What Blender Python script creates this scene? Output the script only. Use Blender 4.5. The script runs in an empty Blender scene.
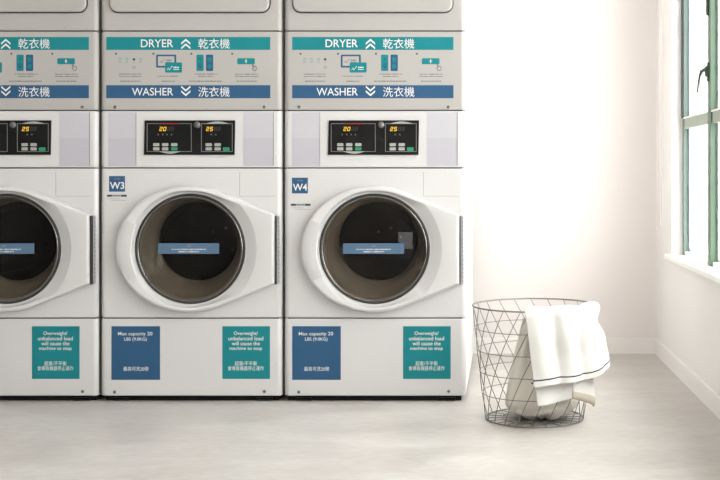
import bpy, math, random
from mathutils import Vector, Matrix, noise
random.seed(7)
sc = bpy.context.scene
COL = sc.collection
PI = math.pi

# ------------------------------------------------------------------ materials
def mat(name, color, rough=0.5, metal=0.0, spec=0.5, bump=0.0, bscale=60.0, var=0.0, vscale=6.0,
        emit=None, estr=0.0, coat=0.0, sheen=0.0):
    m = bpy.data.materials.new(name); m.use_nodes = True
    nt = m.node_tree; b = nt.nodes['Principled BSDF']
    b.inputs['Base Color'].default_value = (*color, 1)
    b.inputs['Roughness'].default_value = rough
    b.inputs['Metallic'].default_value = metal
    b.inputs['Specular IOR Level'].default_value = spec
    b.inputs['Coat Weight'].default_value = coat
    b.inputs['Sheen Weight'].default_value = sheen
    tc = nt.nodes.new('ShaderNodeTexCoord')
    if var > 0:
        n = nt.nodes.new('ShaderNodeTexNoise'); n.inputs['Scale'].default_value = vscale
        n.inputs['Detail'].default_value = 5
        nt.links.new(tc.outputs['Object'], n.inputs['Vector'])
        r = nt.nodes.new('ShaderNodeValToRGB')
        r.color_ramp.elements[0].position = 0.3; r.color_ramp.elements[1].position = 0.7
        r.color_ramp.elements[0].color = (*[c * (1 - var) for c in color], 1)
        r.color_ramp.elements[1].color = (*[min(1, c * (1 + var)) for c in color], 1)
        nt.links.new(n.outputs['Fac'], r.inputs['Fac'])
        nt.links.new(r.outputs['Color'], b.inputs['Base Color'])
    if bump > 0:
        n2 = nt.nodes.new('ShaderNodeTexNoise'); n2.inputs['Scale'].default_value = bscale
        n2.inputs['Detail'].default_value = 4
        nt.links.new(tc.outputs['Object'], n2.inputs['Vector'])
        bp = nt.nodes.new('ShaderNodeBump'); bp.inputs['Strength'].default_value = bump
        bp.inputs['Distance'].default_value = 0.002
        nt.links.new(n2.outputs['Fac'], bp.inputs['Height'])
        nt.links.new(bp.outputs['Normal'], b.inputs['Normal'])
    if emit:
        b.inputs['Emission Color'].default_value = (*emit, 1)
        b.inputs['Emission Strength'].default_value = estr
    return m

M = {}
M['enamel_shade'] = mat('white_enamel_shaded', (0.35, 0.338, 0.32), 0.36, spec=0.35, var=0.012, vscale=3, bump=0.03, bscale=9)  # same enamel, darkened and warmed to paint the shade on the upper panels
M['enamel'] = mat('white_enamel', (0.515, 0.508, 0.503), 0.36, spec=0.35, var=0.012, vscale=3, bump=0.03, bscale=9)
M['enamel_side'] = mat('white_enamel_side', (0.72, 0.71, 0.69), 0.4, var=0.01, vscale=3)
M['plastic'] = mat('door_plastic', (0.51, 0.503, 0.495), 0.35, var=0.01)
M['lilac'] = mat('console_inlay', (0.42, 0.41, 0.44), 0.4, var=0.01)
M['lilac2'] = mat('console_inlay_lower', (0.385, 0.375, 0.41), 0.4, var=0.01)
M['black'] = mat('black_plastic', (0.008, 0.008, 0.008), 0.3, spec=0.12, var=0.1)
M['rubber'] = mat('black_rubber', (0.018, 0.017, 0.016), 0.45, var=0.1)
M['boot'] = mat('grey_rubber_boot', (0.25, 0.227, 0.195), 0.30, spec=0.6, var=0.10, vscale=12)
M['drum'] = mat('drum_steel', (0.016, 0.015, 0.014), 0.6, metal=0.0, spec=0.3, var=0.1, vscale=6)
M['chrome'] = mat('chrome', (0.45, 0.44, 0.42), 0.15, metal=1.0, var=0.03)
M['screw'] = mat('screw_steel', (0.16, 0.155, 0.145), 0.35, metal=0.8, var=0.1)
M['teal'] = mat('teal_print', (0.010, 0.175, 0.195), 0.6, spec=0.15, var=0.02)
M['blue'] = mat('blue_print', (0.026, 0.080, 0.16), 0.6, spec=0.15, var=0.02)
M['blue_pale'] = mat('blue_notice', (0.075, 0.13, 0.20), 0.6, spec=0.15, var=0.02)
M['white_ink'] = mat('white_ink', (0.62, 0.63, 0.62), 0.5, var=0.01)
M['grey_ink'] = mat('grey_ink', (0.07, 0.08, 0.09), 0.6, var=0.05)
M['lgrey_ink'] = mat('light_grey_ink', (0.20, 0.20, 0.19), 0.6, var=0.05)
M['sage_ink'] = mat('sage_ink', (0.15, 0.27, 0.25), 0.6, var=0.05)
M['dark_ink'] = mat('dark_ink', (0.02, 0.035, 0.05), 0.5, var=0.05)
M['frame_ink'] = mat('display_frame_ink', (0.16, 0.16, 0.155), 0.4, var=0.05)
M['button'] = mat('grey_button', (0.30, 0.31, 0.285), 0.4, var=0.05, vscale=60)
M['green_btn'] = mat('green_button', (0.006, 0.20, 0.10), 0.4, var=0.05)
M['digit'] = mat('amber_digit', (0.5, 0.3, 0.01), 0.4, var=0.02, emit=(1.0, 0.62, 0.04), estr=0.9)
M['ghost'] = mat('unlit_digit', (0.03, 0.026, 0.022), 0.4, var=0.05)
M['red'] = mat('red_indicator', (0.12, 0.01, 0.008), 0.4, var=0.2, vscale=80, emit=(1, 0.05, 0.02), estr=0.16)
M['glyph'] = mat('dim_glyph', (0.09, 0.09, 0.09), 0.4, var=0.05)
M['wall'] = mat('wall_plaster', (0.745, 0.70, 0.685), 0.75, var=0.012, vscale=1.5, bump=0.05, bscale=40)
M['wall_r'] = mat('wall_plaster_right', (0.74, 0.72, 0.705), 0.7, var=0.012, vscale=1.5, bump=0.05, bscale=40)
M['wall_l'] = mat('wall_paint_grey', (0.34, 0.34, 0.35), 0.8, var=0.02)
M['trimw'] = mat('trim_paint', (0.78, 0.75, 0.73), 0.5, var=0.01)
M['sillw'] = mat('sill_paint', (0.86, 0.85, 0.82), 0.4, var=0.01)
M['ceil'] = mat('ceiling_paint', (0.80, 0.765, 0.72), 0.8, var=0.01)
M['sage'] = mat('sage_green_paint', (0.09, 0.15, 0.10), 0.5, var=0.04, vscale=12, bump=0.05, bscale=50)
M['sage_lt'] = mat('sage_green_paint_pale', (0.30, 0.34, 0.28), 0.5, var=0.04, vscale=12)  # paler green for the window rails
M['sage_blue'] = mat('sage_sash_paint', (0.13, 0.18, 0.165), 0.5, var=0.03, vscale=12)
M['seal'] = mat('window_seal', (0.02, 0.03, 0.025), 0.6, var=0.1)
M['bronze'] = mat('dark_green_metal', (0.045, 0.075, 0.045), 0.35, metal=0.4, var=0.1)
M['wire'] = mat('grey_wire', (0.20, 0.20, 0.19), 0.4, metal=0.5, var=0.05, vscale=30)
M['towel'] = mat('white_cotton', (0.62, 0.612, 0.59), 0.95, spec=0.1, bump=0.5, bscale=350, var=0.01, sheen=0.2)
M['cream'] = mat('shaded_cotton_hem', (0.46, 0.41, 0.34), 0.95, spec=0.1, bump=0.5, bscale=350, var=0.02)  # tan tone paints the shadow on the white towel's lower hem
M['inner'] = mat('inner_cotton', (0.66, 0.63, 0.565), 0.95, spec=0.1, bump=0.5, bscale=350, var=0.03)
M['stripe'] = mat('navy_stripe', (0.03, 0.035, 0.06), 0.9, spec=0.1, var=0.1)
M['cord'] = mat('white_cord', (0.88, 0.86, 0.82), 0.6, var=0.02)
M['blind'] = mat('blind_fabric', (0.75, 0.72, 0.68), 0.8, var=0.02)

def glass_mat(name, tint, refl=0.06, rough=0.02):
    m = bpy.data.materials.new(name); m.use_nodes = True
    nt = m.node_tree; nt.nodes.clear()
    o = nt.nodes.new('ShaderNodeOutputMaterial'); mx = nt.nodes.new('ShaderNodeMixShader')
    t = nt.nodes.new('ShaderNodeBsdfTransparent'); g = nt.nodes.new('ShaderNodeBsdfGlossy')
    t.inputs['Color'].default_value = (*tint, 1); g.inputs['Roughness'].default_value = rough
    lw = nt.nodes.new('ShaderNodeLayerWeight'); lw.inputs['Blend'].default_value = 0.5
    pw = nt.nodes.new('ShaderNodeMath'); pw.operation = 'POWER'; pw.inputs[1].default_value = 5.0
    ml = nt.nodes.new('ShaderNodeMath'); ml.operation = 'MULTIPLY_ADD'; ml.inputs[1].default_value = 0.9; ml.inputs[2].default_value = refl
    ml.use_clamp = True
    nt.links.new(lw.outputs['Facing'], pw.inputs[0]); nt.links.new(pw.outputs[0], ml.inputs[0]); nt.links.new(ml.outputs[0], mx.inputs[0])
    nt.links.new(t.outputs[0], mx.inputs[1]); nt.links.new(g.outputs[0], mx.inputs[2])
    nt.links.new(mx.outputs[0], o.inputs[0])
    return m
M['door_glass'] = glass_mat('smoked_door_glass', (0.62, 0.59, 0.55), 0.013)
M['bowl'] = glass_mat('clear_bowl_glass', (0.85, 0.84, 0.82), 0.018)
M['pane'] = glass_mat('window_glass', (0.95, 0.97, 0.96), 0.04)

def floor_mat():
    m = bpy.data.materials.new('polished_concrete'); m.use_nodes = True
    nt = m.node_tree; b = nt.nodes['Principled BSDF']; L = nt.links
    tc = nt.nodes.new('ShaderNodeTexCoord')
    mp = nt.nodes.new('ShaderNodeMapping'); mp.inputs['Scale'].default_value = (1.0, 2.2, 1)
    L.new(tc.outputs['Object'], mp.inputs['Vector'])
    n1 = nt.nodes.new('ShaderNodeTexNoise'); n1.inputs['Scale'].default_value = 2.2; n1.inputs['Detail'].default_value = 7
    n1.inputs['Roughness'].default_value = 0.6; n1.inputs['Distortion'].default_value = 0.6
    n2 = nt.nodes.new('ShaderNodeTexNoise'); n2.inputs['Scale'].default_value = 22; n2.inputs['Detail'].default_value = 6
    L.new(mp.outputs[0], n1.inputs['Vector']); L.new(mp.outputs[0], n2.inputs['Vector'])
    r = nt.nodes.new('ShaderNodeValToRGB')
    r.color_ramp.elements[0].position = 0.32; r.color_ramp.elements[0].color = (0.40, 0.372, 0.348, 1)
    r.color_ramp.elements[1].position = 0.68; r.color_ramp.elements[1].color = (0.50, 0.48, 0.457, 1)
    L.new(n1.outputs['Fac'], r.inputs['Fac'])
    mx = nt.nodes.new('ShaderNodeMixRGB'); mx.blend_type = 'OVERLAY'; mx.inputs[0].default_value = 0.18
    L.new(r.outputs[0], mx.inputs[1]); L.new(n2.outputs['Fac'], mx.inputs[2])
    L.new(mx.outputs[0], b.inputs['Base Color'])
    mr = nt.nodes.new('ShaderNodeMapRange'); mr.inputs[3].default_value = 0.30; mr.inputs[4].default_value = 0.48
    L.new(n1.outputs['Fac'], mr.inputs[0]); L.new(mr.outputs[0], b.inputs['Roughness'])
    bp = nt.nodes.new('ShaderNodeBump'); bp.inputs['Strength'].default_value = 0.08; bp.inputs['Distance'].default_value = 0.002
    L.new(n2.outputs['Fac'], bp.inputs['Height']); L.new(bp.outputs[0], b.inputs['Normal'])
    return m
M['floor'] = floor_mat()

# ------------------------------------------------------------------ mesh builder
_text_cache = {}
def text_geo(s, bold=0.0):
    k = (s, bold)
    if k in _text_cache: return _text_cache[k]
    cu = bpy.data.curves.new('lettering_curve', 'FONT'); cu.body = s; cu.size = 1; cu.offset = bold; cu.resolution_u = 4
    ob = bpy.data.objects.new('lettering_curve', cu); COL.objects.link(ob)
    bpy.context.view_layer.update()
    dg = bpy.context.evaluated_depsgraph_get()
    me = ob.evaluated_get(dg).to_mesh()
    vs = [tuple(v.co) for v in me.vertices]; fs = [tuple(p.vertices) for p in me.polygons]
    ob.evaluated_get(dg).to_mesh_clear()
    bpy.data.objects.remove(ob); bpy.data.curves.remove(cu)
    _text_cache[k] = (vs, fs); return vs, fs

S = 267.26                      # machine front: units per metre used to lay out its printed graphics
def mz(py): return 0.86 - (py - 172.0) / S

class MB:
    def __init__(s): s.v = []; s.f = []; s.m = []; s.mats = []; s.sm = []
    def mi(s, m):
        if m not in s.mats: s.mats.append(m)
        return s.mats.index(m)
    def add(s, vs, fs, m, smooth=False):
        o = len(s.v); s.v += [tuple(v) for v in vs]
        k = s.mi(m)
        for f in fs: s.f.append(tuple(i + o for i in f)); s.m.append(k); s.sm.append(smooth)
    def box(s, x0, x1, y0, y1, z0, z1, m, fn=None):
        vs = [(x, y, z) for x in (x0, x1) for y in (y0, y1) for z in (z0, z1)]
        if fn: vs = [fn(*v) for v in vs]
        s.add(vs, [(0,1,3,2),(4,6,7,5),(0,4,5,1),(2,3,7,6),(0,2,6,4),(1,5,7,3)], m)
    # graphics on a vertical face: u to the right of machine centre, py down, both in layout units
    def rect(s, u0, u1, p0, p1, y, m, t=0.0006):
        s.box(u0/S, u1/S, y - t, y, mz(p1), mz(p0), m)
    def poly(s, pts, y, m):
        vs = [(u/S, y, mz(p)) for u, p in pts]
        s.add(vs, [tuple(range(len(vs)))], m)
    def rrect(s, u0, u1, p0, p1, r, y, m, t=0.0008):
        pts = []
        for cx, cy, a0 in ((u1-r, p1-r, 0), (u0+r, p1-r, 90), (u0+r, p0+r, 180), (u1-r, p0+r, 270)):
            for k in range(5):
                a = math.radians(a0 + 22.5*k); pts.append((cx + r*math.cos(a), cy + r*math.sin(a)))
        n = len(pts)
        vs = [(u/S, y - t, mz(p)) for u, p in pts] + [(u/S, y, mz(p)) for u, p in pts]
        s.add(vs, [tuple(range(n))] + [(i, (i+1) % n, n + (i+1) % n, n + i) for i in range(n)], m)
    def disc(s, u, p, r, y, m, n=16, t=0.0008):
        pts = [(u + r*math.cos(2*PI*k/n), p + r*math.sin(2*PI*k/n)) for k in range(n)]
        vs = [(a/S, y - t, mz(b)) for a, b in pts] + [(a/S, y, mz(b)) for a, b in pts]
        s.add(vs, [tuple(range(n))] + [(i, (i+1) % n, n + (i+1) % n, n + i) for i in range(n)], m)
    def ring(s, u, p, r0, r1, y, m, n=20):
        vs = [((u + r*math.cos(2*PI*k/n))/S, y, mz(p + r*math.sin(2*PI*k/n))) for r in (r0, r1) for k in range(n)]
        s.add(vs, [(i, (i+1) % n, n + (i+1) % n, n + i) for i in range(n)], m)
    def text(s, str_, u0, u1, p0, p1, y, m, bold=0.0):
        vs, fs = text_geo(str_, bold)
        xs = [v[0] for v in vs]; ys = [v[1] for v in vs]
        ax, bx, ay, by = min(xs), max(xs), min(ys), max(ys)
        o = [((u0 + (v[0]-ax)/(bx-ax)*(u1-u0))/S, y, mz(p1 + (v[1]-ay)/(by-ay)*(p0-p1))) for v in vs]
        s.add(o, fs, m)
    def scrawl(s, u0, u1, p, h, y, m, seed=0, cjk=False):
        rnd = random.Random(seed); u = u0
        while u < u1 - 0.3:
            w = rnd.uniform(0.9, 1.15) if cjk else rnd.uniform(0.45, 0.8)
            w = min(w, u1 - u)
            k = rnd.uniform(0.6, 1.0)
            s.rect(u, u + w, p - h*k/2, p + h*k/2, y, m, 0.0003)
            u += w + (0.4 if cjk else (0.9 if rnd.random() < 0.2 else 0.22))
    def build(s, name, parent=None, loc=None, angle=35, subsurf=0, solid=0.0):
        me = bpy.data.meshes.new(name); me.from_pydata(s.v, [], s.f)
        for m in s.mats: me.materials.append(m)
        for p, k, q in zip(me.polygons, s.m, s.sm): p.material_index = k; p.use_smooth = q
        me.update()
        o = bpy.data.objects.new(name, me); COL.objects.link(o)
        if parent: o.parent = parent
        if loc: o.location = loc
        if solid:
            md = o.modifiers.new('thickness', 'SOLIDIFY'); md.thickness = solid; md.offset = 0
        if subsurf:
            md = o.modifiers.new('smooth', 'SUBSURF'); md.levels = subsurf; md.render_levels = subsurf
        return o

def slab(mb, hw, z0, z1, depth, r, m, b=0.004, x0=None, x1=None, y0=0.0, n=8, bw=0.0):
    """A panel whose two front vertical edges are rounded (radius r) and whose top and bottom edges are eased."""
    xa, xb = (-hw, hw) if x0 is None else (x0, x1)
    def prof(ins):
        pts = [(xa + ins, y0 + depth)]
        for k in range(n + 1):
            a = PI + k/n*PI/2
            pts.append((xa + r + (r-ins)*math.cos(a), y0 + r + (r-ins)*math.sin(a)))
        for k in range(n + 1):
            a = 1.5*PI + k/n*PI/2
            pts.append((xb - r + (r-ins)*math.cos(a), y0 + r + (r-ins)*math.sin(a)))
        pts.append((xb - ins, y0 + depth)); return pts
    rows = [(z0, b), (z0 + b*0.3, b*0.3), (z0 + b, 0), (z1 - b, 0), (z1 - b*0.3, b*0.3), (z1, b)]
    vs = []; nn = None
    for z, ins in rows:
        p = prof(ins); nn = len(p); vs += [(x, y, z) for x, y in p]
    sides = []
    for i in range(len(rows) - 1):
        for j in range(nn - 1):
            sides.append((i*nn + j, i*nn + j + 1, (i+1)*nn + j + 1, (i+1)*nn + j))
        sides.append((i*nn + nn - 1, i*nn, (i+1)*nn, (i+1)*nn + nn - 1))
    o = len(mb.v)
    mb.add(vs, sides, m, True)
    base = len(mb.sm) - len(sides)
    for i in range(len(rows) - 1):
        for j in range(nn):
            if j == n + 1 or i != 2 or j in (0, nn-2, nn-1): mb.sm[base + i*nn + j] = False
    k = mb.mi(m)
    for f in (tuple(reversed(range(nn))), tuple((len(rows)-1)*nn + j for j in range(nn))):
        mb.f.append(tuple(i + o for i in f)); mb.m.append(k); mb.sm.append(False)

def lathe_y(mb, prof, m, cx=0, cz=0, n=72, smooth=True, wob=None):
    """Revolve (r, y) about a horizontal axis that runs front to back."""
    vs = []; fs = []
    for r, y in prof:
        for k in range(n):
            a = 2*PI*k/n; q = max(0.0, y) if wob else 0.0
            vs.append((cx + (wob[0]*q if wob else 0) + r*math.cos(a), y, cz + (wob[1]*q if wob else 0) + r*math.sin(a)))
    for i in range(len(prof)-1):
        for k in range(n):
            fs.append((i*n + k, i*n + (k+1) % n, (i+1)*n + (k+1) % n, (i+1)*n + k))
    mb.add(vs, fs, m, smooth)

def tube(mb, pts, r, m, n=6, closed=False, radii=None):
    pts = [Vector(p) for p in pts]; N = len(pts); vs = []; prev = None
    for i, p in enumerate(pts):
        a = pts[(i-1) % N] if (closed or i > 0) else p
        b = pts[(i+1) % N] if (closed or i < N-1) else p
        t = (b - a).normalized()
        if prev is None:
            up = Vector((0,0,1)) if abs(t.z) < 0.9 else Vector((1,0,0))
            nx = t.cross(up).normalized()
        else:
            nx = (prev - t*prev.dot(t)).normalized()
        prev = nx; ny = t.cross(nx)
        rr = radii[i] if radii else r
        for k in range(n):
            an = 2*PI*k/n; vs.append(p + nx*(rr*math.cos(an)) + ny*(rr*math.sin(an)))
    fs = []
    for i in range(N if closed else N-1):
        j = (i+1) % N
        for k in range(n): fs.append((i*n+k, i*n+(k+1) % n, j*n+(k+1) % n, j*n+k))
    if not closed: fs += [tuple(reversed(range(n))), tuple((N-1)*n+k for k in range(n))]
    mb.add(vs, fs, m, True)

def empty(name, loc, label, cat, group=None, rz=0):
    o = bpy.data.objects.new(name, None); COL.objects.link(o); o.empty_display_size = 0.1
    o.location = loc; o.rotation_euler.z = rz
    o['label'] = label; o['category'] = cat
    if group: o['group'] = group
    return o
def tag(o, label, cat, group=None):
    o['label'] = label; o['category'] = cat
    if group: o['group'] = group
    return o
def struct(o): o['kind'] = 'structure'; return o

# ------------------------------------------------------------------ room shell
YB = 5.686                                   # back wall
def XR(y): return 0.711 + 0.0258*(YB - y)    # right wall is slightly out of square
XL, YN, ZC, TH = -3.1, -2.6, 2.7, 0.12
def W(t, y, z): return (XR(y) + t, y, z)

b = MB(); b.box(XL-0.2, 1.4, YN, YB+0.2, -0.1, 0.0, M['floor']); struct(b.build('floor'))
b = MB(); b.box(XL-0.2, 1.4, YN, YB+0.2, ZC, ZC+0.1, M['ceil']); struct(b.build('ceiling'))
b = MB(); b.box(XL-0.2, XR(YB)+TH, YB, YB+0.2, 0.0, ZC, M['wall']); struct(b.build('wall_back'))
b = MB(); b.box(XL-0.2, XL, YN, YB, 0.0, ZC, M['wall_l']); struct(b.build('wall_left'))
WY0, WY1, WZ0, WZ1 = -2.1, 5.227, 0.49, 2.40  # window opening
b = MB()
b.box(0, TH, YN, YB, 0, WZ0, M['wall_r'], W)
b.box(0, TH, YN, YB, WZ1, ZC, M['wall_r'], W)
b.box(0, TH, WY1, YB, WZ0, WZ1, M['wall_r'], W)
b.box(0, TH, YN, WY0, WZ0, WZ1, M['wall_r'], W)
struct(b.build('wall_right'))
# rear wall with an unseen opening added behind the camera for frontal light
b = MB()
RX0, RX1, RZ0, RZ1 = -0.10, 0.60, 0.10, 0.95
b.box(XL-0.2, RX0, YN-0.15, YN, 0, ZC, M['wall']); b.box(RX1, 1.2, YN-0.15, YN, 0, ZC, M['wall'])
b.box(RX0, RX1, YN-0.15, YN, RZ1, ZC, M['wall']); b.box(RX0, RX1, YN-0.15, YN, 0, RZ0, M['wall'])
struct(b.build('wall_rear'))
b = MB(); b.box(XL, XR(YB)-0.008, YB-0.008, YB, 0, 0.073, M['trimw'])
b.box(XL, XR(YB)-0.008, YB-0.010, YB, 0, 0.006, M['trimw']); struct(b.build('baseboard_back'))
b = MB(); b.box(-0.008, 0, YN, YB, 0, 0.071, M['trimw'], W); b.box(-0.006, 0, YN, YB, 0.071, 0.074, M['trimw'], W)
struct(b.build('baseboard_right'))

# ------------------------------------------------------------------ window
win = bpy.data.objects.new('window_1', None); COL.objects.link(win); win['kind'] = 'structure'
MULL = [4.61 - 0.62*k for k in range(11)]
SEAT = 0.50
b = MB(); b.box(-0.026, 0.20, WY0-0.05, 5.285, 0.481, SEAT, M['sillw'], W)
# keep the sill's ears in front of the wall only
b = MB(); b.box(-0.026, 0.0, WY0-0.06, 5.285, 0.481, SEAT, M['sillw'], W)
b.box(0.0, 0.14, WY0, WY1, 0.482, SEAT, M['sillw'], W); struct(b.build('window_sill', win))
b = MB()
F0, F1 = 0.044, 0.072
b.box(F0+0.002, F1, WY1-0.035, WY1, SEAT, WZ1, M['sage_blue'], W)
b.box(F0, F1, WY0, WY0+0.035, SEAT, WZ1, M['sage'], W)
b.box(F0, F1, WY0, WY1, WZ1-0.04, WZ1, M['sage'], W)
for y in MULL: b.box(F0-0.002, F1, y-0.030, y+0.030, SEAT, WZ1, M['sage'], W)
b.box(F0+0.006, F1+0.01, WY0, WY1, SEAT, SEAT+0.016, M['sillw'], W)
struct(b.build('window_frame', win))
b = MB()
ys = [WY1-0.035] + MULL + [WY0+0.035]
for i in range(len(ys)-1):
    a, c = ys[i] - (0.03 if i else 0), ys[i+1] + 0.03
    b.box(F0+0.004, F1-0.002, c, a, 1.047, 1.090, M['sage_lt'], W)
    b.box(F0+0.000, F0+0.006, c, a, 1.090, 1.096, M['sillw'], W)
struct(b.build('window_rail', win))
b = MB()
for i in range(len(ys)-1):
    a, c = ys[i] - (0.03 if i else 0), ys[i+1] + 0.03
    for z0, z1 in ((SEAT+0.016, 1.047), (1.090, WZ1-0.04)):     # pale beads round each light
        b.box(F1-0.004, F1+0.022, a-0.012, a, z0, z1, M['sillw'], W)
        b.box(F1-0.004, F1+0.022, c, c+0.012, z0, z1, M['sillw'], W)
        b.box(F1+0.040, F1+0.046, a-0.010, a-0.004, z0, z1, M['lgrey_ink'], W)
        b.box(F1-0.004, F1+0.012, c, a, z0, z0+0.010, M['sillw'], W)
struct(b.build('window_bead', win))
b = MB(); b.box(F0-0.004, F0+0.002, WY1-0.033, WY1-0.002, 1.094, WZ1, M['seal'], W); struct(b.build('window_seal', win))
b = MB()
for i in range(len(ys)-1):
    a, c = ys[i] - (0.03 if i else 0), ys[i+1] + 0.03
    for z0, z1 in ((SEAT+0.016, 1.047), (1.090, WZ1-0.04)):
        b.box(F1-0.012, F1-0.009, c, a, z0, z1, M['pane'], W)
struct(b.build('window_glass', win))
# cast handle on the first mullion
b = MB(); ym = MULL[0] + 0.012; xm = XR(ym) + F0 - 0.002
b.box(xm-0.006, xm, ym-0.009, ym+0.009, 1.208, 1.282, M['bronze'])
b.box(xm-0.015, xm-0.006, ym-0.006, ym+0.006, 1.226, 1.268, M['bronze'])
tube(b, [(xm-0.010, ym, 1.252), (xm-0.018, ym, 1.254), (xm-0.027, ym, 1.246), (xm-0.034, ym+0.002, 1.228),
         (xm-0.038, ym+0.004, 1.205), (xm-0.041, ym+0.006, 1.180), (xm-0.041, ym+0.006, 1.166)], 0.004, M['bronze'], 8,
     radii=[0.008, 0.008, 0.007, 0.0055, 0.0042, 0.0036, 0.0040])
struct(b.build('window_handle', win))
b = MB(); b.box(xm-0.010, xm, ym-0.006, ym+0.006, 1.462, 1.60, M['bronze']); struct(b.build('window_latch', win))

# roller blind, rolled up above the window; its bead cord hangs beside the reveal
bl = empty('roller_blind', (XR(5.0)-0.05, 3.0, 2.60), 'rolled up blind above the window with a thin white looped cord hanging in the corner', 'blind')
def tol(p): return tuple(Vector(p) - bl.location)
b = MB()
tube(b, [tol((XR(5.38)-0.045, 5.38, 2.60)), tol((XR(-2.1)-0.045, -2.1, 2.60))], 0.032, M['blind'], 20)
b.build('roller', bl)
for y in (5.385, -2.11):
    b = MB(); b.box(*[c for c in (XR(y)-0.08-bl.location.x, XR(y)-bl.location.x)], y-0.004-3.0, y+0.004-3.0, -0.045, 0.045, M['trimw'])
    b.build('bracket', bl)
b = MB(); cp = []; yc = 5.40
xc = (661.2-506)*yc/1200
for k in range(14): cp.append((xc-0.0085 + 0.004*(k/13), yc, 2.60 - k*0.1476))
for k in range(1, 8):
    a = PI - k*PI/8; cp.append((xc + 0.0045*math.cos(a) + 0.001, yc+0.002, 0.66 - 0.045*math.sin(a)))
for k in range(14): cp.append((xc+0.0075 - 0.003*math.sin(k/13*PI), yc+0.004, 0.68 + k*0.1476))
tube(b, [tol(p) for p in cp], 0.0021, M['cord'], 6); b.build('cord', bl)

# ------------------------------------------------------------------ the machines
YF = 4.49
HW = 0.3405
def seg7(mb, ch, u, p, w, h, y, m):
    t = w*0.20; sl = 0.18
    on = {'0': 'abcdef', '2': 'abged', '5': 'afgcd', '8': 'abcdefg'}[ch]
    hp = h/2
    R = {'a': (0, w, 0, t), 'g': (0, w, hp-t/2, hp+t/2), 'd': (0, w, h-t, h), 'f': (0, t, 0, hp), 'b': (w-t, w, 0, hp),
         'e': (0, t, hp, h), 'c': (w-t, w, hp, h)}
    for k in on:
        x0, x1, y0, y1 = R[k]
        mb.poly([(u+x0+sl*(h-y0), p+y0), (u+x1+sl*(h-y0), p+y0), (u+x1+sl*(h-y1), p+y1), (u+x0+sl*(h-y1), p+y1)], y, m)

def door_outline(th):
    """Outline of the loading door in layout units about the glass centre: an oval whose hinge side runs out to a straight edge."""
    c, s = math.cos(th), math.sin(th)
    rx, ry = 72.4, 62.6
    best = 1/math.sqrt((c/rx)**2 + (s/ry)**2)
    if c > 0:
        ex, ey = 84.8, 34.5
        # tangent from (ex, ey) to the oval
        t0 = None; bx = (-1, None)
        for k in range(200):
            a = PI/2*k/200; px, py = rx*math.cos(a), ry*math.sin(a)
            if px > ex: continue
            sl = (py - ey)/(ex - px) if ex > px else 9
            if sl > bx[0]: bx = (sl, (px, py))
        px, py = bx[1]
        q = abs(s)
        if q > 0 and math.atan2(q, c) <= math.atan2(py, px) and math.atan2(q, c) > math.atan2(ey, ex):
            # ray meets the line P-E
            dx, dy = ex-px, ey-py; det = c*(-dy) - q*(-dx)
            best = (px*(-dy) - py*(-dx))/det
        elif math.atan2(q, c) <= math.atan2(ey, ex):
            best = ex/c
    return best

SH = (0.02, 0.22)   # the tub mouth sits a little above and to the side of the door's centre
TH_LIST = sorted([2*PI*k/160 for k in range(160)] + [math.atan2(34.5, 84.8), 2*PI - math.atan2(34.5, 84.8)])
ZG = mz(248.6)
def door_mesh():
    mb = MB(); n = len(TH_LIST); rows = []
    def thick(x): return 0.043 - 0.010*max(0, min(1, (x+20)/100.0))
    spec = ['base', 'side', 'e1', 'e2', 'flat', 'rim0', 'rim1', 'rim2', 'in', 'back']
    for kind in spec:
        row = []
        for th in TH_LIST:
            O = door_outline(th); c, s = math.cos(th), math.sin(th)
            rs_right = min(67.0, O - 4.5)
            w = max(0, min(1, (-c + 0.05)/0.45)); w = w*w*(3-2*w)
            rs = rs_right*(1-w) + 58.5*w
            if kind == 'base': r, y = O, 0.0
            elif kind == 'side': r, y = O, -(thick(O*c) - 0.010)
            elif kind == 'e1': r, y = O - 0.8, -(thick(O*c) - 0.003)
            elif kind == 'e2': r, y = O - 2.6, -thick(O*c)
            elif kind == 'flat': r, y = rs + 0.8, -thick(rs*c)
            elif kind == 'rim0': r, y = rs, -(thick(rs*c) - 0.0008)
            elif kind == 'rim1': r, y = 56.6, -0.0125
            elif kind == 'rim2': r, y = 55.4, -0.0120
            elif kind == 'in': r, y = 54.8, -0.0100
            elif kind == 'back': r, y = 54.4, 0.0
            row.append((r*c/S, y, ZG + r*s/S))
        rows.append(row)
    vs = [p for r in rows for p in r]; fs = []
    for i in range(len(rows)-1):
        for k in range(n): fs.append((i*n+k, i*n+(k+1) % n, (i+1)*n+(k+1) % n, (i+1)*n+k))
    mb.add(vs, fs, M['plastic'], True)
    return mb

def shade_angle(o, deg=32):
    me = o.data
    for p in me.polygons: p.use_smooth = True
    try:
        me.set_sharp_from_angle(angle=math.radians(deg))
    except Exception: pass

def carve(o, r, y0, y1):
    """Cut the round loading opening through a panel."""
    cb = MB(); n = 96
    vs = [(r*math.cos(2*PI*k/n), y, ZG + r*math.sin(2*PI*k/n)) for y in (y0, y1) for k in range(n)]
    cb.add(vs, [tuple(range(n)), tuple(2*n-1-k for k in range(n))] + [(k, n+k, n+(k+1) % n, (k+1) % n) for k in range(n)], M['rubber'])
    c = cb.build('cutter', None); c.location = (0, 0, 0)
    par = o.parent; o.parent = None
    md = o.modifiers.new('hole', 'BOOLEAN'); md.operation = 'DIFFERENCE'; md.solver = 'EXACT'; md.object = c
    bpy.context.view_layer.update()
    me = bpy.data.meshes.new_from_object(o.evaluated_get(bpy.context.evaluated_depsgraph_get()))
    o.modifiers.clear(); o.data = me; o.parent = par
    bpy.data.objects.remove(c)

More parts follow.
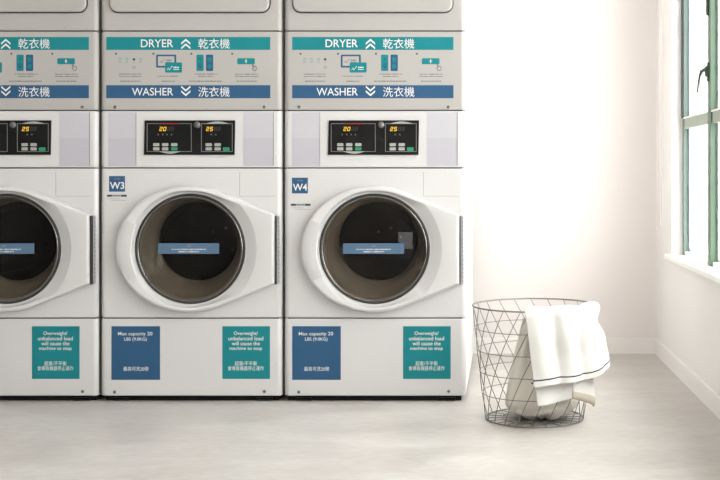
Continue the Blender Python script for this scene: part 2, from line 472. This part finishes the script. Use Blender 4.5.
def screw(parent, u, p):
    b = MB()
    lathe_y(b, [(0.0060, 0.0), (0.0058, -0.0018), (0.0042, -0.003), (0.0001, -0.0034)], M['screw'], u/S, mz(p), 16)
    b.rect(u-1.0, u+1.0, p-0.2, p+0.2, -0.0034, M['rubber'], 0.0003)
    return b.build('screw', parent)

def arrows(mb, u, p, up, y):
    """Double chevron, 9 wide and 9 high, centred on (u, p)."""
    for d in (-2.3, 2.3):
        s = -1 if up else 1
        cy = p + d
        tip = cy + s*2.3
        for sx in (-1, 1):
            mb.poly([(u, tip - s*0.0), (u + sx*4.6, tip - s*4.0), (u + sx*4.6, tip - s*5.7 + s*-0.2), (u, tip - s*2.0)][::(1 if sx > 0 else -1)], y, M['white_ink'])

def machine(cx, num, dxs, dxk, active, dryer_off, label, knum):
    root = empty('stacked_washer_dryer', ((cx-506)/S, YF, 0), label, 'washing machine', 'stacked washer dryers along the back wall')
    en = M['enamel']
    # cabinet behind the front panels
    b = MB(); hw = HW - 0.0005
    b.box(-hw, hw, 0.030, 1.05, 0.028, 2.02, M['enamel_side'])
    carve(b.build('cabinet', root), 0.235, 0.029, 0.62)
    b = MB(); b.box(-HW+0.012, HW-0.018, 0.030, 0.95, 0.0, 0.0275, M['black'])
    for sx in (-1, 1): lathe = b.box(sx*0.27-0.03, sx*0.27+0.03, 0.022, 0.030, 0.0, 0.012, M['black'])
    b.build('plinth', root)
    for p in (31, 110.5, 168, 318.2):
        b = MB(); b.box(-HW+0.014, HW-0.014, 0.0022, 0.0295, mz(p)-0.0019, mz(p)+0.0019, M['rubber']); b.build('panel_gap_shade', root)  # black strips painting the shade in the gaps between panels
    b = MB(); b.box(-HW-0.0058, -HW-0.0006, 0.010, 1.0, 0.03, 2.0, M['rubber']); b.build('side_gap_shade', root)  # black filler standing in for the shade between neighbouring machines
    def panel(name, p0, p1, r=0.020, extra=None, bev=0.0035, m=None):
        b = MB(); slab(b, HW, mz(p1) + 0.0018, mz(p0) - 0.0018, 0.0285, r, m or en, bev)
        if extra: extra(b)
        return b.build(name, root)
    # dryer front with its door
    panel('dryer_panel', -138, 31, m=M['enamel_shade'])
    b = MB(); dz0, dz1, dh = mz(12.2), mz(-118), 79.6/S
    off = dryer_off/S
    def rr(hx, z0, z1, r, y, n=7):
        pts = []
        for ccx, ccz, a0 in ((hx-r, z1-r, 0), (-hx+r, z1-r, 90), (-hx+r, z0+r, 180), (hx-r, z0+r, 270)):
            for k in range(n):
                a = math.radians(a0 + 90*k/(n-1)); pts.append((off+ccx + r*math.cos(a), y, ccz + r*math.sin(a)))
        return pts
    rows = [rr(dh+0.004, dz0-0.004, dz1+0.004, 0.034, -0.0004), rr(dh+0.004, dz0-0.004, dz1+0.004, 0.034, -0.0030),
            rr(dh, dz0, dz1, 0.030, -0.0030)]
    n = len(rows[0]); vs = [p for r in rows for p in r]
    b.add(vs, [(i*n+k, i*n+(k+1) % n, (i+1)*n+(k+1) % n, (i+1)*n+k) for i in range(2) for k in range(n)], M['rubber'])
    b.build('door_seal', root)
    b = MB()
    rows = [rr(dh, dz0, dz1, 0.030, -0.001), rr(dh, dz0, dz1, 0.030, -0.010), rr(dh-0.002, dz0+0.002, dz1-0.002, 0.028, -0.013),
            rr(dh-0.006, dz0+0.006, dz1-0.006, 0.024, -0.0145)]
    vs = [p for r in rows for p in r]
    b.add(vs, [(i*n+k, i*n+(k+1) % n, (i+1)*n+(k+1) % n, (i+1)*n+k) for i in range(3) for k in range(n)] + [tuple(3*n+k for k in range(n))], M['enamel_shade'])
    dd = b.build('dryer_door', root)
    b = MB(); zc = mz(-62)
    lathe_y(b, [(0.185, -0.0145), (0.185, -0.024), (0.175, -0.028), (0.160, -0.026), (0.158, -0.016)], M['rubber'], off, zc)
    lathe_y(b, [(0.158, -0.017), (0.10, -0.020), (0.0001, -0.022)], M['black'], off, zc)
    b.build('door_glass', dd)

    # instruction panel: teal DRYER band, blue WASHER band, four picture steps between
    def graphics(b):
        y = -0.0006
        def R(u0, u1, p0, p1, m): b.rect(u0+dxs, u1+dxs, p0, p1, 0, m)
        ex = 1.4 if num == 'W3' else 0
        R(-82.7-ex, 78.6+ex, 37.0, 49.9, M['teal']); R(-82.7-ex, 78.6+ex, 85.2, 98.2, M['blue'])
        yy = -0.0012
        b.text('DRYER', -49.3+dxs, -17.0+dxs, 39.5, 47.2, yy, M['white_ink'], 0.005)
        b.text('WASHER', -58.3+dxs, -17.0+dxs, 87.8, 95.6, yy, M['white_ink'], 0.005)
        b.text('乾衣機', 8.1+dxs, 39.5+dxs, 38.6, 48.6, yy, M['white_ink'], 0.0)
        b.text('洗衣機', 8.1+dxs, 39.5+dxs, 86.8, 96.8, yy, M['white_ink'], 0.0)
        arrows(b, -4.4+dxs, 43.4, True, yy); arrows(b, -4.4+dxs, 91.6, False, yy)
        g = M['grey_ink']
        for u in (-74.3, -36.9, 1.1, 42.0): b.disc(u+dxs, 53.8, 1.1, 0, g, 10)
        for i, u in enumerate((-70.3, -63.2, -56.3, -49.7)):
            u += dxs
            if i == active:
                b.disc(u, 59.4, 1.3, 0, M['dark_ink'], 12); b.rect(u-1.3, u+1.3, 62.4, 62.9, 0, M['sage_ink'])
                b.ring(u, 67.4, 1.2, 1.7, -0.0004, M['lgrey_ink']); b.disc(u, 67.4, 0.6, 0, M['lgrey_ink'], 8)
            else:
                b.rect(u-1.4, u+1.4, 58.2, 59.3, 0, M['sage_ink']); b.rect(u-1.2, u+1.2, 60.1, 60.7, 0, M['sage_ink'])
                b.rect(u-1.5, u+1.3, 61.8, 62.7, 0, M['sage_ink'])
        # two overlapping cards
        def CR(u0, u1, p0, p1, r, y, m, t): b.rrect(u0+dxs, u1+dxs, p0, p1, r, y, m, t)
        CR(-34.1, -14.1, 54.6, 67.6, 1.0, 0, M['blue'], 0.0006); CR(-32.3, -15.9, 56.3, 65.9, 0.4, 0, M['enamel_shade'], 0.0010)
        CR(-25.1, -8.3, 62.4, 72.6, 1.0, 0, M['teal'], 0.0015)
        for (u0, p0, yy2, mm) in ((-30.5, 61.8, -0.0014, M['grey_ink']), (-23.2, 69.0, -0.0019, M['white_ink'])):
            pts = [(0,1.2),(1.0,-0.6),(1.8,-1.0),(1.6,0.3),(2.4,0.9),(3.6,-0.8),(5.4,-3.0)]
            for (a, c), (d, e) in zip(pts[:-1], pts[1:]):
                b.poly([(u0+dxs+a, p0+c-0.35), (u0+dxs+d, p0+e-0.35), (u0+dxs+d, p0+e+0.35), (u0+dxs+a, p0+c+0.35)], yy2, mm)
            b.scrawl(u0+6.6+dxs, u0+12.4+dxs, p0-1.6, 1.3, yy2+0.0004, mm, 5, True)
            b.scrawl(u0+6.6+dxs, u0+12.4+dxs, p0+0.4, 1.0, yy2+0.0004, mm, 6, True)
        # dryer / washer choice
        CR(6.2, 13.4, 54.6, 71.0, 1.0, 0, M['teal'], 0.0006); CR(15.7, 22.9, 54.6, 71.0, 1.0, 0, M['blue'], 0.0006)
        u = 9.8+dxs
        b.poly([(u-0.9, 60.0), (u+0.9, 60.0), (u, 57.4)], -0.0012, M['dark_ink'])
        b.poly([(u-2.4, 65.6), (u+2.4, 65.6), (u, 68.9)], -0.0012, M['blue']); b.rect(u-2.0, u+2.0, 63.6, 64.6, -0.0006, M['blue'])
        u = 19.3+dxs
        b.rrect(u-1.9, u+1.9, 57.2, 61.4, 0.5, -0.0006, M['teal'], 0.0005); b.disc(u, 66.4, 2.2, -0.0006, M['teal'], 16, 0.0005)
        b.rect(u-1.9, u+1.9, 62.4, 62.9, -0.0006, M['teal'])
        # start button with a pointing hand
        CR(47.0, 64.6, 58.2, 64.2, 1.2, 0, M['teal'], 0.0006)
        u = 55.8+dxs
        b.poly([(u, 59.3), (u+2.0, 61.2), (u, 63.1), (u-2.0, 61.2)], -0.0012, M['sage_ink'])
        b.rect(u-0.3, u+0.3, 59.2, 63.2, -0.0012, M['white_ink'], 0.0003)
        u = 63.9+dxs; p = 67.8
        hand = [(-1.9,-3.2),(-1.1,-3.4),(-0.1,-1.2),(1.6,-1.3),(2.5,-0.4),(2.3,1.9),(0.9,2.9),(-0.7,2.4),(-2.2,0.5),(-1.5,0.0),(-0.9,0.3)]
        for k in range(len(hand)):
            (a, c), (d, e) = hand[k], hand[(k+1) % len(hand)]
            L = math.hypot(d-a, e-c); nx, ny = -(e-c)/L*0.28, (d-a)/L*0.28
            b.poly([(u+a+nx, p+c+ny), (u+d+nx, p+e+ny), (u+d-nx, p+e-ny), (u+a-nx, p+c-ny)], -0.0005, g)
        for k, (a, c, p) in enumerate(((-71,-49,74.1),(-71,-49,76.4),(-32.5,-12,76.2),(4.5,27.6,74.1),(7.5,24,76.4),(44.8,68.2,74.2),(44.8,68,76.4))):
            b.scrawl(a+dxs, c+dxs, p, 1.0, 0, M['grey_ink'], k)
        for k, (a, c) in enumerate(((-70,-49.5),(-28.6,-15.4),(-1.2,31.4),(46.3,66.5))):
            b.scrawl(a+dxs, c+dxs, 81.2, 1.2, 0, M['grey_ink'], 20+k, True)
    panel('instruction_panel', 31, 110.5, extra=graphics, m=M['enamel_shade'])
    screw(root, -75.6+dxs*0.5, 107.0); screw(root, 73.4+dxs*0.5, 107.0)

    # console
    def cons(b):
        for (a, c) in ((-83.0, -55.3), (52.0, 82.0)):
            b.rect(a, c, 112.4, 138, 0, M['lilac']); b.rect(a, c, 138, 165.8, 0, M['lilac2'])
        b.rect(82.0, 82.7, 112.4, 165.8, 0, M['lgrey_ink'], 0.0012)
        b.rect(-55.3, -54.8, 112.4, 165.8, 0, M['lgrey_ink'], 0.0012)
    con = panel('control_console', 110.5, 168, extra=cons)
    b = MB(); k0 = MB()
    # display block, slightly keystone shaped
    du = dxk*0.0
    pts = [(-46.0, 120.4), (44.2, 120.4), (43.6, 154.9), (-46.8, 154.9)]
    vs = [(u/S, -0.005, mz(p)) for u, p in pts] + [(u/S, 0.0, mz(p)) for u, p in pts]
    b.add(vs, [(0,1,2,3), (0,4,5,1), (1,5,6,2), (2,6,7,3), (3,7,4,0)], M['black'])
    yd = -0.0052
    def fr(a, c, p0, p1):
        m = M['frame_ink']; t = 0.55
        b.rect(a, c, p0, p0+t, yd, m, 0.0003); b.rect(a, c, p1-t, p1, yd, m, 0.0003)
        b.rect(a, a+t, p0, p1, yd, m, 0.0003); b.rect(c-t, c, p0, p1, yd, m, 0.0003)
    fr(-43.8, 0.8, 123.4, 151.8); fr(10.4, 41.8, 123.4, 151.8)
    # curved pointer marks: down to the washer, up to the dryer
    for (a, c, p, h) in ((-32, -9.5, 151.4, 2.4), (14.5, 39, 123.8, -2.4)):
        pp = [(a + (c-a)*k/12, p) for k in range(13)] + [(c - (c-a)*k/12, p + h*(1 - abs(2*k/12-1)**1.5)) for k in range(1, 12)]
        if h < 0: pp = pp[::-1]
        b.poly(pp, yd-0.0005, M['button'])
    b.rect(-30, -11.5, 123.2, 124.2, yd-0.0002, M['red'], 0.0004)
    yl = yd - 0.0004
    for (u0, s2) in ((-31.4, '20'), (15.2, '25')):
        seg7(b, s2[0], u0, 127.0, 2.7, 4.0, yl, M['digit']); seg7(b, s2[1], u0+3.8, 127.0, 2.7, 4.0, yl, M['digit'])
        seg7(b, '8', u0+7.8, 127.0, 2.7, 4.0, yl, M['ghost']); seg7(b, '8', u0+11.4, 127.0, 2.7, 4.0, yl, M['ghost'])
    for u in (-32.5, -28, -23.6, -19.2): b.disc(u, 134.6, 0.8, yd, M['glyph'], 8, 0.0003)
    for u in (20.5, 25): b.disc(u, 134.6, 0.8, yd, M['glyph'], 8, 0.0003)
    disp = b.build('display', root)
    b = MB(); lathe_y(b, [(0.0125, -0.005), (0.0125, -0.012), (0.0095, -0.0145), (0.0001, -0.015)], M['screw'], 6.4/S, mz(125), 24)
    b.build('knob', disp)
    for grp in (((-34.4, -25.5, -16.4), None), ((18.0, 26.9), 35.5)):
        for u in grp[0]:
            for p in (144.7, 148.9):
                g = (u == -16.4 and p > 147)
                b = MB(); b.rrect(u-3.1, u+3.1, p-1.55, p+1.55, 0.8, -0.005, M['green_btn'] if g else M['button'], 0.0018)
                o = b.build('button', disp)
                if g: o['label'] = 'green start button'
        if grp[1]:
            u = grp[1]; b = MB(); b.rrect(u-3.3, u+3.3, 147.3, 151.0, 1.2, -0.005, M['green_btn'], 0.0018)
            b.build('button', disp)['label'] = 'green start button'

    # washer front with the loading hole cut as a ring loft
    b = MB()
    p0, p1 = 168, 318.2
    slabz0, slabz1 = mz(p1)+0.0018, mz(p0)-0.0018
    slab(b, HW, slabz0, slabz1, 0.0285, 0.020, en, 0.0035)
    # soap hatch outline, a shallow bead
    b.rect(48.3, 48.7, 172, 196.4, 0, M['lgrey_ink'], 0.0003); b.rect(48.3, 84, 196.1, 196.4, 0, M['lgrey_ink'], 0.0003)
    carve(b.build('washer_panel', root), 52.6/S, -0.01, 0.05)
    if num:
        b = MB(); nx = -82.9 if num == 'W4' else -82.0; pz = 177.7 if num == 'W4' else 176.0
        b.rect(nx, nx+15.9, pz, pz+15.7, 0, M['blue'], 0.0008)
        b.text(num, nx+0.9, nx+15.2, pz+6.0, pz+13.0, -0.0012, M['white_ink'], 0.014)
        b.scrawl(nx+5.2, nx+11.0, pz+2.9, 0.8, -0.0008, M['lgrey_ink'], 3)
        b.build('number_label', root)['label'] = 'blue square label reading ' + num
        b = MB(); q = 204.8 if num == 'W4' else 195.7; a = -84.0
        b.rect(a, a+19.8, q-1.1, q+1.1, 0, M['button'], 0.0004)
        b.rect(a, a+5.0, q-1.0, q+1.0, 0, M['dark_ink'], 0.0008); b.rect(a+14.2, a+19.6, q-1.0, q+1.0, 0, M['dark_ink'], 0.0008)
        b.scrawl(a+5.8, a+13.4, q, 1.3, -0.0005, M['grey_ink'], 8, True)
        b.scrawl(a+0.4, a+12.5, q+3.0, 0.7, 0, M['lgrey_ink'], 9); b.scrawl(a+4.0, a+19.4, q+4.6, 0.6, 0, M['lgrey_ink'], 10)
        b.build('maker_label', root)
    d = door_mesh().build('loading_door', root); shade_angle(d, 17)
    # gasket, glass, tub
    b = MB()
    lathe_y(b, [(55.1/S, -0.0100), (54.9/S, -0.0135), (53.8/S, -0.0150), (52.6/S, -0.0135), (52.0/S, -0.008), (52.0/S, 0.003)], M['rubber'], 0, ZG)
    lathe_y(b, [(52.25/S, -0.0129), (52.0/S, -0.0136), (51.75/S, -0.0129)], M['chrome'], 0, ZG)
    b.build('gasket', d)
    b = MB(); prof = [(52.2/S, -0.0095)]
    for k in range(1, 9):
        t = k/8; prof.append((52.2/S*(1-t) + 0.0001*t, -0.0095 - 0.014*(1-(1-t)**2)))
    lathe_y(b, prof, M['door_glass'], 0, ZG); g = b.build('door_glass', d)
    b = MB()
    lathe_y(b, [(52.2/S, 0.0), (52.0/S, 0.006), (50.5/S, 0.012), (50.0/S, 0.022), (48.0/S, 0.030), (46.0/S, 0.045), (43.5/S, 0.055), (42.5/S, 0.070),
                (41.0/S, 0.085), (40.0/S, 0.100), (42/S, 0.105)], M['boot'], 0, ZG, wob=SH)
    b.build('tub_seal', d)
    b = MB(); lathe_y(b, [(49.5/S, -0.002), (48.6/S, 0.004), (42.5/S, 0.030), (36.5/S, 0.060), (33.0/S, 0.070), (26.0/S, 0.075), (0.0001, 0.077)], M['bowl'], 0, ZG, wob=SH)
    b.build('glass_bowl', d)
    # steel drum: perforated-looking wall, three lifters and a back plate
    b = MB()
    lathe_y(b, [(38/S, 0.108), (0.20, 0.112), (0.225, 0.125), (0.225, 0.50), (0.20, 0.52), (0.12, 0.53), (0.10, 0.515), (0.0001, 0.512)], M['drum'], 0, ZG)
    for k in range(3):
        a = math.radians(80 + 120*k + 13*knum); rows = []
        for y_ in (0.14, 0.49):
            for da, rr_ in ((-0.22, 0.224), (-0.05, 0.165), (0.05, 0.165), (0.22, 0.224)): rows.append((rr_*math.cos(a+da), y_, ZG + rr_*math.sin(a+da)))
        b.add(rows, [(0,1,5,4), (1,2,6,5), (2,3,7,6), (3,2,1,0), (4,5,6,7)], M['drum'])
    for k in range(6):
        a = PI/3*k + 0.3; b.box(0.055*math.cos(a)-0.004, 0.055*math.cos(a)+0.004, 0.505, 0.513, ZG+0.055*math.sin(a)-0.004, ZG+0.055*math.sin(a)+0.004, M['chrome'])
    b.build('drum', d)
    # finger grip on the free edge
    b = MB(); rows = []; nA = 17; a0, a1 = math.radians(154.5), math.radians(207.5)
    for r_, y_ in ((55.6, -0.030), (55.9, -0.0465), (56.9, -0.0490), (62, -0.0488), (66, -0.0472), (69.0, -0.0440)):
        row = []
        for k in range(nA):
            th = a0 + (a1-a0)*k/(nA-1); rr_ = min(r_, door_outline(th) - 1.5)
            row.append((rr_*math.cos(th)/S, y_, ZG + rr_*math.sin(th)/S))
        rows.append(row)
    rows.insert(0, [(x, -0.027, z) for x, y, z in rows[0]])
    rows.append([(x, -0.038, z) for x, y, z in rows[-1]])
    vs = [p for r in rows for p in r]
    b.add(vs, [(i*nA+k, i*nA+k+1, (i+1)*nA+k+1, (i+1)*nA+k) for i in range(len(rows)-1) for k in range(nA-1)]
          + [tuple(i*nA for i in range(len(rows))), tuple(i*nA+nA-1 for i in range(len(rows)))[::-1]], M['plastic'], False)
    o = b.build('handle', d); shade_angle(o, 30)
    # notice stuck on the glass
    b = MB(); yg = -0.0262
    b.rect(-30.9, 29.7, 242.9, 253.3, yg, M['blue_pale'], 0.0012)
    b.scrawl(-1.6, 1.6, 245.4, 1.4, yg-0.0012, M['lgrey_ink'], 2, True)
    b.scrawl(-17.5, 16.5, 248.9, 1.15, yg-0.0012, M['white_ink'], 31)
    b.scrawl(-10.5, 9.8, 251.2, 1.3, yg-0.0012, M['white_ink'], 32)
    b.build('door_notice', d)['label'] = 'blue notice strip across the round glass'
    # hinge: dark slot and dotted strip
    b = MB()
    b.rect(85.0, 85.8, 215.6, 284.0, 0, M['rubber'], 0.026)
    b.rect(87.0, 88.6, 215.6, 284.0, 0.0, M['lilac2'], 0.0030)
    for k in range(16): b.disc(87.8, 218 + k*4.2, 0.45, -0.0030, M['rubber'], 8, 0.0004)
    b.build('hinge', d)

    # kick panel and its notices
    panel('kick_panel', 318.2, 396.3)
    u0 = -82.7 + (3.1 if num == 'W3' else 0)
    b = MB(); b.rect(u0, u0+48.6, 326.2, 379.8, 0, M['blue'], 0.0008)
    yt = -0.0012
    b.text('Max capacity 20', u0+6.6, u0+41.0, 331.8, 336.4, yt, M['white_ink'], 0.006)
    b.text('LBS (9.0KG)', u0+12.9, u0+35.4, 337.4, 341.6, yt, M['white_ink'], 0.006)
    b.text('最高可洗20磅', u0+12.0, u0+37.0, 366.6, 370.9, yt, M['white_ink'], 0.0)
    b.build('capacity_notice', root)['label'] = 'blue load limit notice'
    u1 = 28.2 + dxk
    b = MB(); b.rect(u1, u1+47.6, 326.2, 378.9, 0, M['teal'], 0.0008)
    c = u1 + 23.5
    for s_, w, p, h0, h1 in (('Overweight/', 24, 333.6, 2.2, 2.4), ('unbalanced load', 35, 338.7, 2.2, 1.6), ('will cause the', 28, 343.7, 2.2, 1.6), ('machine to stop', 32.5, 348.6, 2.0, 2.2)):
        b.text(s_, c-w/2, c+w/2, p-h0, p+h1, yt, M['white_ink'], 0.006)
    b.text('超重/不平衡', c-11, c+11, 361.2, 365.6, yt, M['white_ink'], 0.0)
    b.text('會導致機器停止運作', c-18, c+18, 366.0, 370.4, yt, M['white_ink'], 0.0)
    b.build('overload_notice', root)['label'] = 'teal overload notice'
    screw(root, -76.0+dxs*0.5, 392.0).name = 'screw'; screw(root, 73.8+dxs*0.5, 391.4)
    return root

machine(7.3, None, 3.0, -3.5, 1, 0, 'stacked white washer dryer cut off by the left edge of the photo', 2)
machine(191.1, 'W3', -0.8, 3.1, 2, -1, 'stacked white washer dryer with the blue label W3, in the middle of the row', 3)
machine(374.9, 'W4', 0.0, 0.0, 3, -2, 'stacked white washer dryer with the blue label W4, beside the wire basket', 4)

# ------------------------------------------------------------------ wire basket
BX, BY = 0.100, 4.195
RT, RB, HB = 0.217, 0.170, 0.395
bk = empty('wire_laundry_basket', (BX, BY, 0), 'round grey wire laundry basket with slanting wires standing on the concrete floor', 'basket')
def rad(z):
    t = max(0, min(1, z/HB)); return RB + (RT-RB)*t**0.85
w = M['wire']
b = MB(); tube(b, [(RT*math.cos(2*PI*k/72), RT*math.sin(2*PI*k/72), HB) for k in range(72)], 0.0027, w, 8, True); b.build('rim', bk)
for z in (0.318, 0.243, 0.168, 0.093):
    b = MB(); tube(b, [(rad(z)*math.cos(2*PI*k/64), rad(z)*math.sin(2*PI*k/64), z) for k in range(64)], 0.0014, w, 6, True); b.build('hoop', bk)
b = MB(); ZB = 0.0035
tube(b, [(RB*math.cos(2*PI*k/64), RB*math.sin(2*PI*k/64), ZB) for k in range(64)], 0.0025, w, 6, True)
for rr_ in (0.115, 0.055): tube(b, [(rr_*math.cos(2*PI*k/48), rr_*math.sin(2*PI*k/48), ZB) for k in range(48)], 0.0016, w, 6, True)
for k in range(22):
    a = 2*PI*(k+0.3)/22; tube(b, [(0.02*math.cos(a), 0.02*math.sin(a), ZB), (RB*math.cos(a), RB*math.sin(a), ZB)], 0.0014, w, 5)
b.build('base', bk)
NW = 22; TW = math.radians(57)
for k in range(NW):
    # angle measured from the front (-y) towards the right
    f0 = math.radians(-13.7) + 2*PI*k/NW; pts = []
    for j in range(13):
        t = j/12; z = HB*(1-t) + ZB*t; f = f0 - TW*t; r_ = rad(z)
        pts.append((r_*math.sin(f), -r_*math.cos(f), z))
    b = MB(); tube(b, pts, 0.00145, w, 5); b.build('side_wire', bk)

# ------------------------------------------------------------------ towels
def interp(keys, t):
    for (a, va), (c, vc) in zip(keys[:-1], keys[1:]):
        if t <= c:
            s = (t-a)/(c-a) if c > a else 0; s = max(0, min(1, s))
            return tuple(x + (y-x)*s for x, y in zip(va, vc)) if isinstance(va, tuple) else va + (vc-va)*s
    return keys[-1][1]
def grid_mesh(mb, fn, nu, vlist, mfn):
    vs = [fn(i/nu, v) for v in vlist for i in range(nu+1)]
    for j in range(len(vlist)-1):
        pass
    o = len(mb.v); mb.v += [tuple(v) for v in vs]
    for j in range(len(vlist)-1):
        for i in range(nu):
            k = mb.mi(mfn((vlist[j]+vlist[j+1])/2, (i+0.5)/nu))
            mb.f.append((o+j*(nu+1)+i, o+j*(nu+1)+i+1, o+(j+1)*(nu+1)+i+1, o+(j+1)*(nu+1)+i)); mb.m.append(k); mb.sm.append(True)

def bump(x, c, w_): return math.exp(-((x-c)/w_)**2)
def outer(u, v):
    """v -1..0 inside the basket, 0..1 down the outside; u follows the rim from the front round to the right."""
    th_top = math.radians(-10 + 108*u)
    th_bot = math.radians(-2 + 94*u)
    zh = 0.151 + 0.036*u + 0.002*math.sin(u*9)
    fl = 0.016 + 0.014*u**2
    fold = (0.014*bump(u, 0.09, 0.07) - 0.024*bump(u, 0.225, 0.04) + 0.014*bump(u, 0.33, 0.06) - 0.022*bump(u, 0.455, 0.035)
            + 0.010*bump(u, 0.60, 0.09) - 0.008*bump(u, 0.76, 0.06) + 0.001*bump(u, 0.92, 0.05))
    if v < 0:
        k = -v
        dr, z = interp([(0, (0.006, HB+0.010-0.003*u)), (0.08, (-0.010, HB+0.016-0.008*u)), (0.22, (-0.040, HB+0.016-0.012*u - 0.004*math.sin(u*12))), (0.34, (-0.062, HB+0.004-0.01*u)),
                        (0.42, (-0.072, HB-0.015)), (1.0, (-0.085, 0.20))], k)
        r_ = RT + dr + 0.3*fold*(1-k); th = th_top + 0.25*k*(0.5-u)
        e = 0.006*noise.noise(Vector((u*6, v*5, 3)))
        return (r_*math.sin(th), -r_*math.cos(th), z + e*0.5)
    th = th_top + (th_bot-th_top)*v**0.8
    pinch = -0.026*bump(v, 0.26, 0.16)*max(0, (u-0.45)/0.55)
    r_ = RT + 0.012 + (fl+0.004)*v + pinch + fold*(0.35 + 0.65*min(1, v*2.2))*(1 if v < .5 else 1-1.3*(v-.5))
    z = (HB+0.004) + (zh - HB - 0.004)*v
    if v < 0.06: r_ -= 0.004*(1 - v/0.06)
    r_ += 0.003*noise.noise(Vector((u*5, v*4, 1)))
    return (r_*math.sin(th), -r_*math.cos(th), z)
tw = empty('towel', (BX, BY, 0), 'white towel with a thin dark stripe draped over the rim of the wire basket', 'towel')
bpy.data.objects.remove(tw)
b = MB()
vl = [-1+i/24 for i in range(24)] + [i/34 for i in range(31)] + [0.905, 0.921, 0.945, 0.97, 0.99, 1.0]
def towel_m(v, u): return M['stripe'] if 0.906 < v < 0.920 else M['towel']
grid_mesh(b, outer, 60, vl, towel_m)
# the towel's doubled lower half showing beneath the top layer
def under_a(u, v):
    th = math.radians(-3 + 42*u + 4*v); z = 0.23 + (0.085 + 0.022*u - 0.23)*v
    r_ = 0.216 + 0.010*math.sin(u*7+1)*v + 0.006*v + 0.004*math.sin(v*7+u*3)
    return (r_*math.sin(th), -r_*math.cos(th), z)
grid_mesh(b, under_a, 20, [i/16 for i in range(17)], lambda v, u: M['towel'])
def under_b(u, v):
    th = math.radians(32 + 30*u + 16*v*u); z = 0.24 + (0.104 - 0.058*u - 0.24)*v
    r_ = 0.226 + 0.006*math.sin(u*5) - 0.010*u + 0.004*v - 0.006*bump(v, 1.0, 0.03)
    return (r_*math.sin(th), -r_*math.cos(th), z)
grid_mesh(b, under_b, 16, [i/16 for i in range(17)], lambda v, u: M['cream'] if v > 0.84 else M['towel'])
o = b.build('towel', None, (BX, BY, 0), solid=0.0035, subsurf=1)
tag(o, 'white towel with a thin dark stripe draped over the rim of the wire basket', 'towel')

b = MB()
def inner(u, v):
    # left edge slants from the rim down to the left, cloth lies just inside the wires
    thl = math.radians(-12 - 34*v); thr = math.radians(12)
    th = thl + (thr-thl)*u; z = 0.372 + (0.040-0.372)*v
    r_ = rad(z) - 0.010 - 0.012*(0.5+0.5*math.sin(u*13 + v*3)) - 0.010*v - 0.03*bump(v, 1.0, 0.06)
    return (r_*math.sin(th), -r_*math.cos(th), z)
grid_mesh(b, inner, 30, [i/36 for i in range(24)] + [0.655, 0.667] + [i/36 for i in range(25, 37)], lambda v, u: M['stripe'] if 0.655 < v < 0.667 and u > 0.62 else M['inner'])
nu, nv = 56, 20; vs = []
for j in range(nv+1):
    ph = PI*j/nv
    for i in range(nu):
        a = 2*PI*i/nu
        n_ = noise.noise(Vector((math.cos(a)*2.2, math.sin(a)*2.2, ph*1.5)))
        n2 = math.sin(a*5 + ph*4 + 3*n_)
        r_ = math.sin(ph)*(0.118 + 0.022*n_ + 0.007*n2)
        z = 0.052 + 0.045*math.cos(ph)*(1 + 0.5*n_) + 0.008*n2*math.sin(ph)
        vs.append((0.022 + r_*math.cos(a), -0.012 + r_*math.sin(a), max(0.0065, z)))
fs = [(j*nu+i, (j+1)*nu+i, (j+1)*nu+(i+1) % nu, j*nu+(i+1) % nu) for j in range(nv) for i in range(nu)]
b.add(vs, fs, M['inner'], True)
o = b.build('towel', None, (BX, BY, 0), subsurf=1)
tag(o, 'cream towel bunched up inside the wire basket, seen through its wires', 'towel')

# ------------------------------------------------------------------ daylight, camera, view
wd = bpy.data.worlds.new('daylight'); sc.world = wd; wd.use_nodes = True
bg = wd.node_tree.nodes['Background']; bg.inputs[0].default_value = (1.0, 0.975, 0.98, 1); bg.inputs[1].default_value = 12.0
def portal(name, loc, rot, sx, sy):
    l = bpy.data.lights.new(name, 'AREA'); l.shape = 'RECTANGLE'; l.size = sx; l.size_y = sy; l.cycles.is_portal = True
    o = bpy.data.objects.new(name, l); COL.objects.link(o); o.location = loc; o.rotation_euler = rot
ym = (WY0+WY1)/2
portal('window_daylight', (XR(ym)+TH+0.06, ym, (WZ0+WZ1)/2), (0, PI/2, math.radians(1.48)), WZ1-WZ0, WY1-WY0+0.1)
portal('rear_fill_portal', ((RX0+RX1)/2, YN-0.2, (RZ0+RZ1)/2), (PI/2, 0, 0), RX1-RX0, RZ1-RZ0)  # portal for the added rear opening that lets in fill light

sl = bpy.data.lights.new('hazy_sun', 'SUN'); sl.energy = 4.8; sl.angle = math.radians(40); sl.color = (1.0, 0.965, 0.94)
so = bpy.data.objects.new('hazy_sun', sl); COL.objects.link(so)
so.rotation_euler = Vector((0.38, -0.45, 0.80)).to_track_quat('Z', 'Y').to_euler()
cam = bpy.data.cameras.new('camera'); co = bpy.data.objects.new('camera', cam); COL.objects.link(co)
co.location = (0.0, 0.0, 0.86); co.rotation_euler = (PI/2, 0, 0)
cam.sensor_width = 36; cam.lens = 36*1200/720
cam.shift_x = (360-506)/720; cam.shift_y = (172-240)/720
cam.clip_start = 0.05
sc.camera = co
sc.cycles.use_denoising = True
sc.cycles.max_bounces = 10; sc.cycles.diffuse_bounces = 6; sc.cycles.transparent_max_bounces = 12
sc.view_settings.view_transform = 'Standard'; sc.view_settings.look = 'None'
sc.view_settings.exposure = -0.33; sc.view_settings.gamma = 1.0; sc.view_settings.use_curve_mapping = False
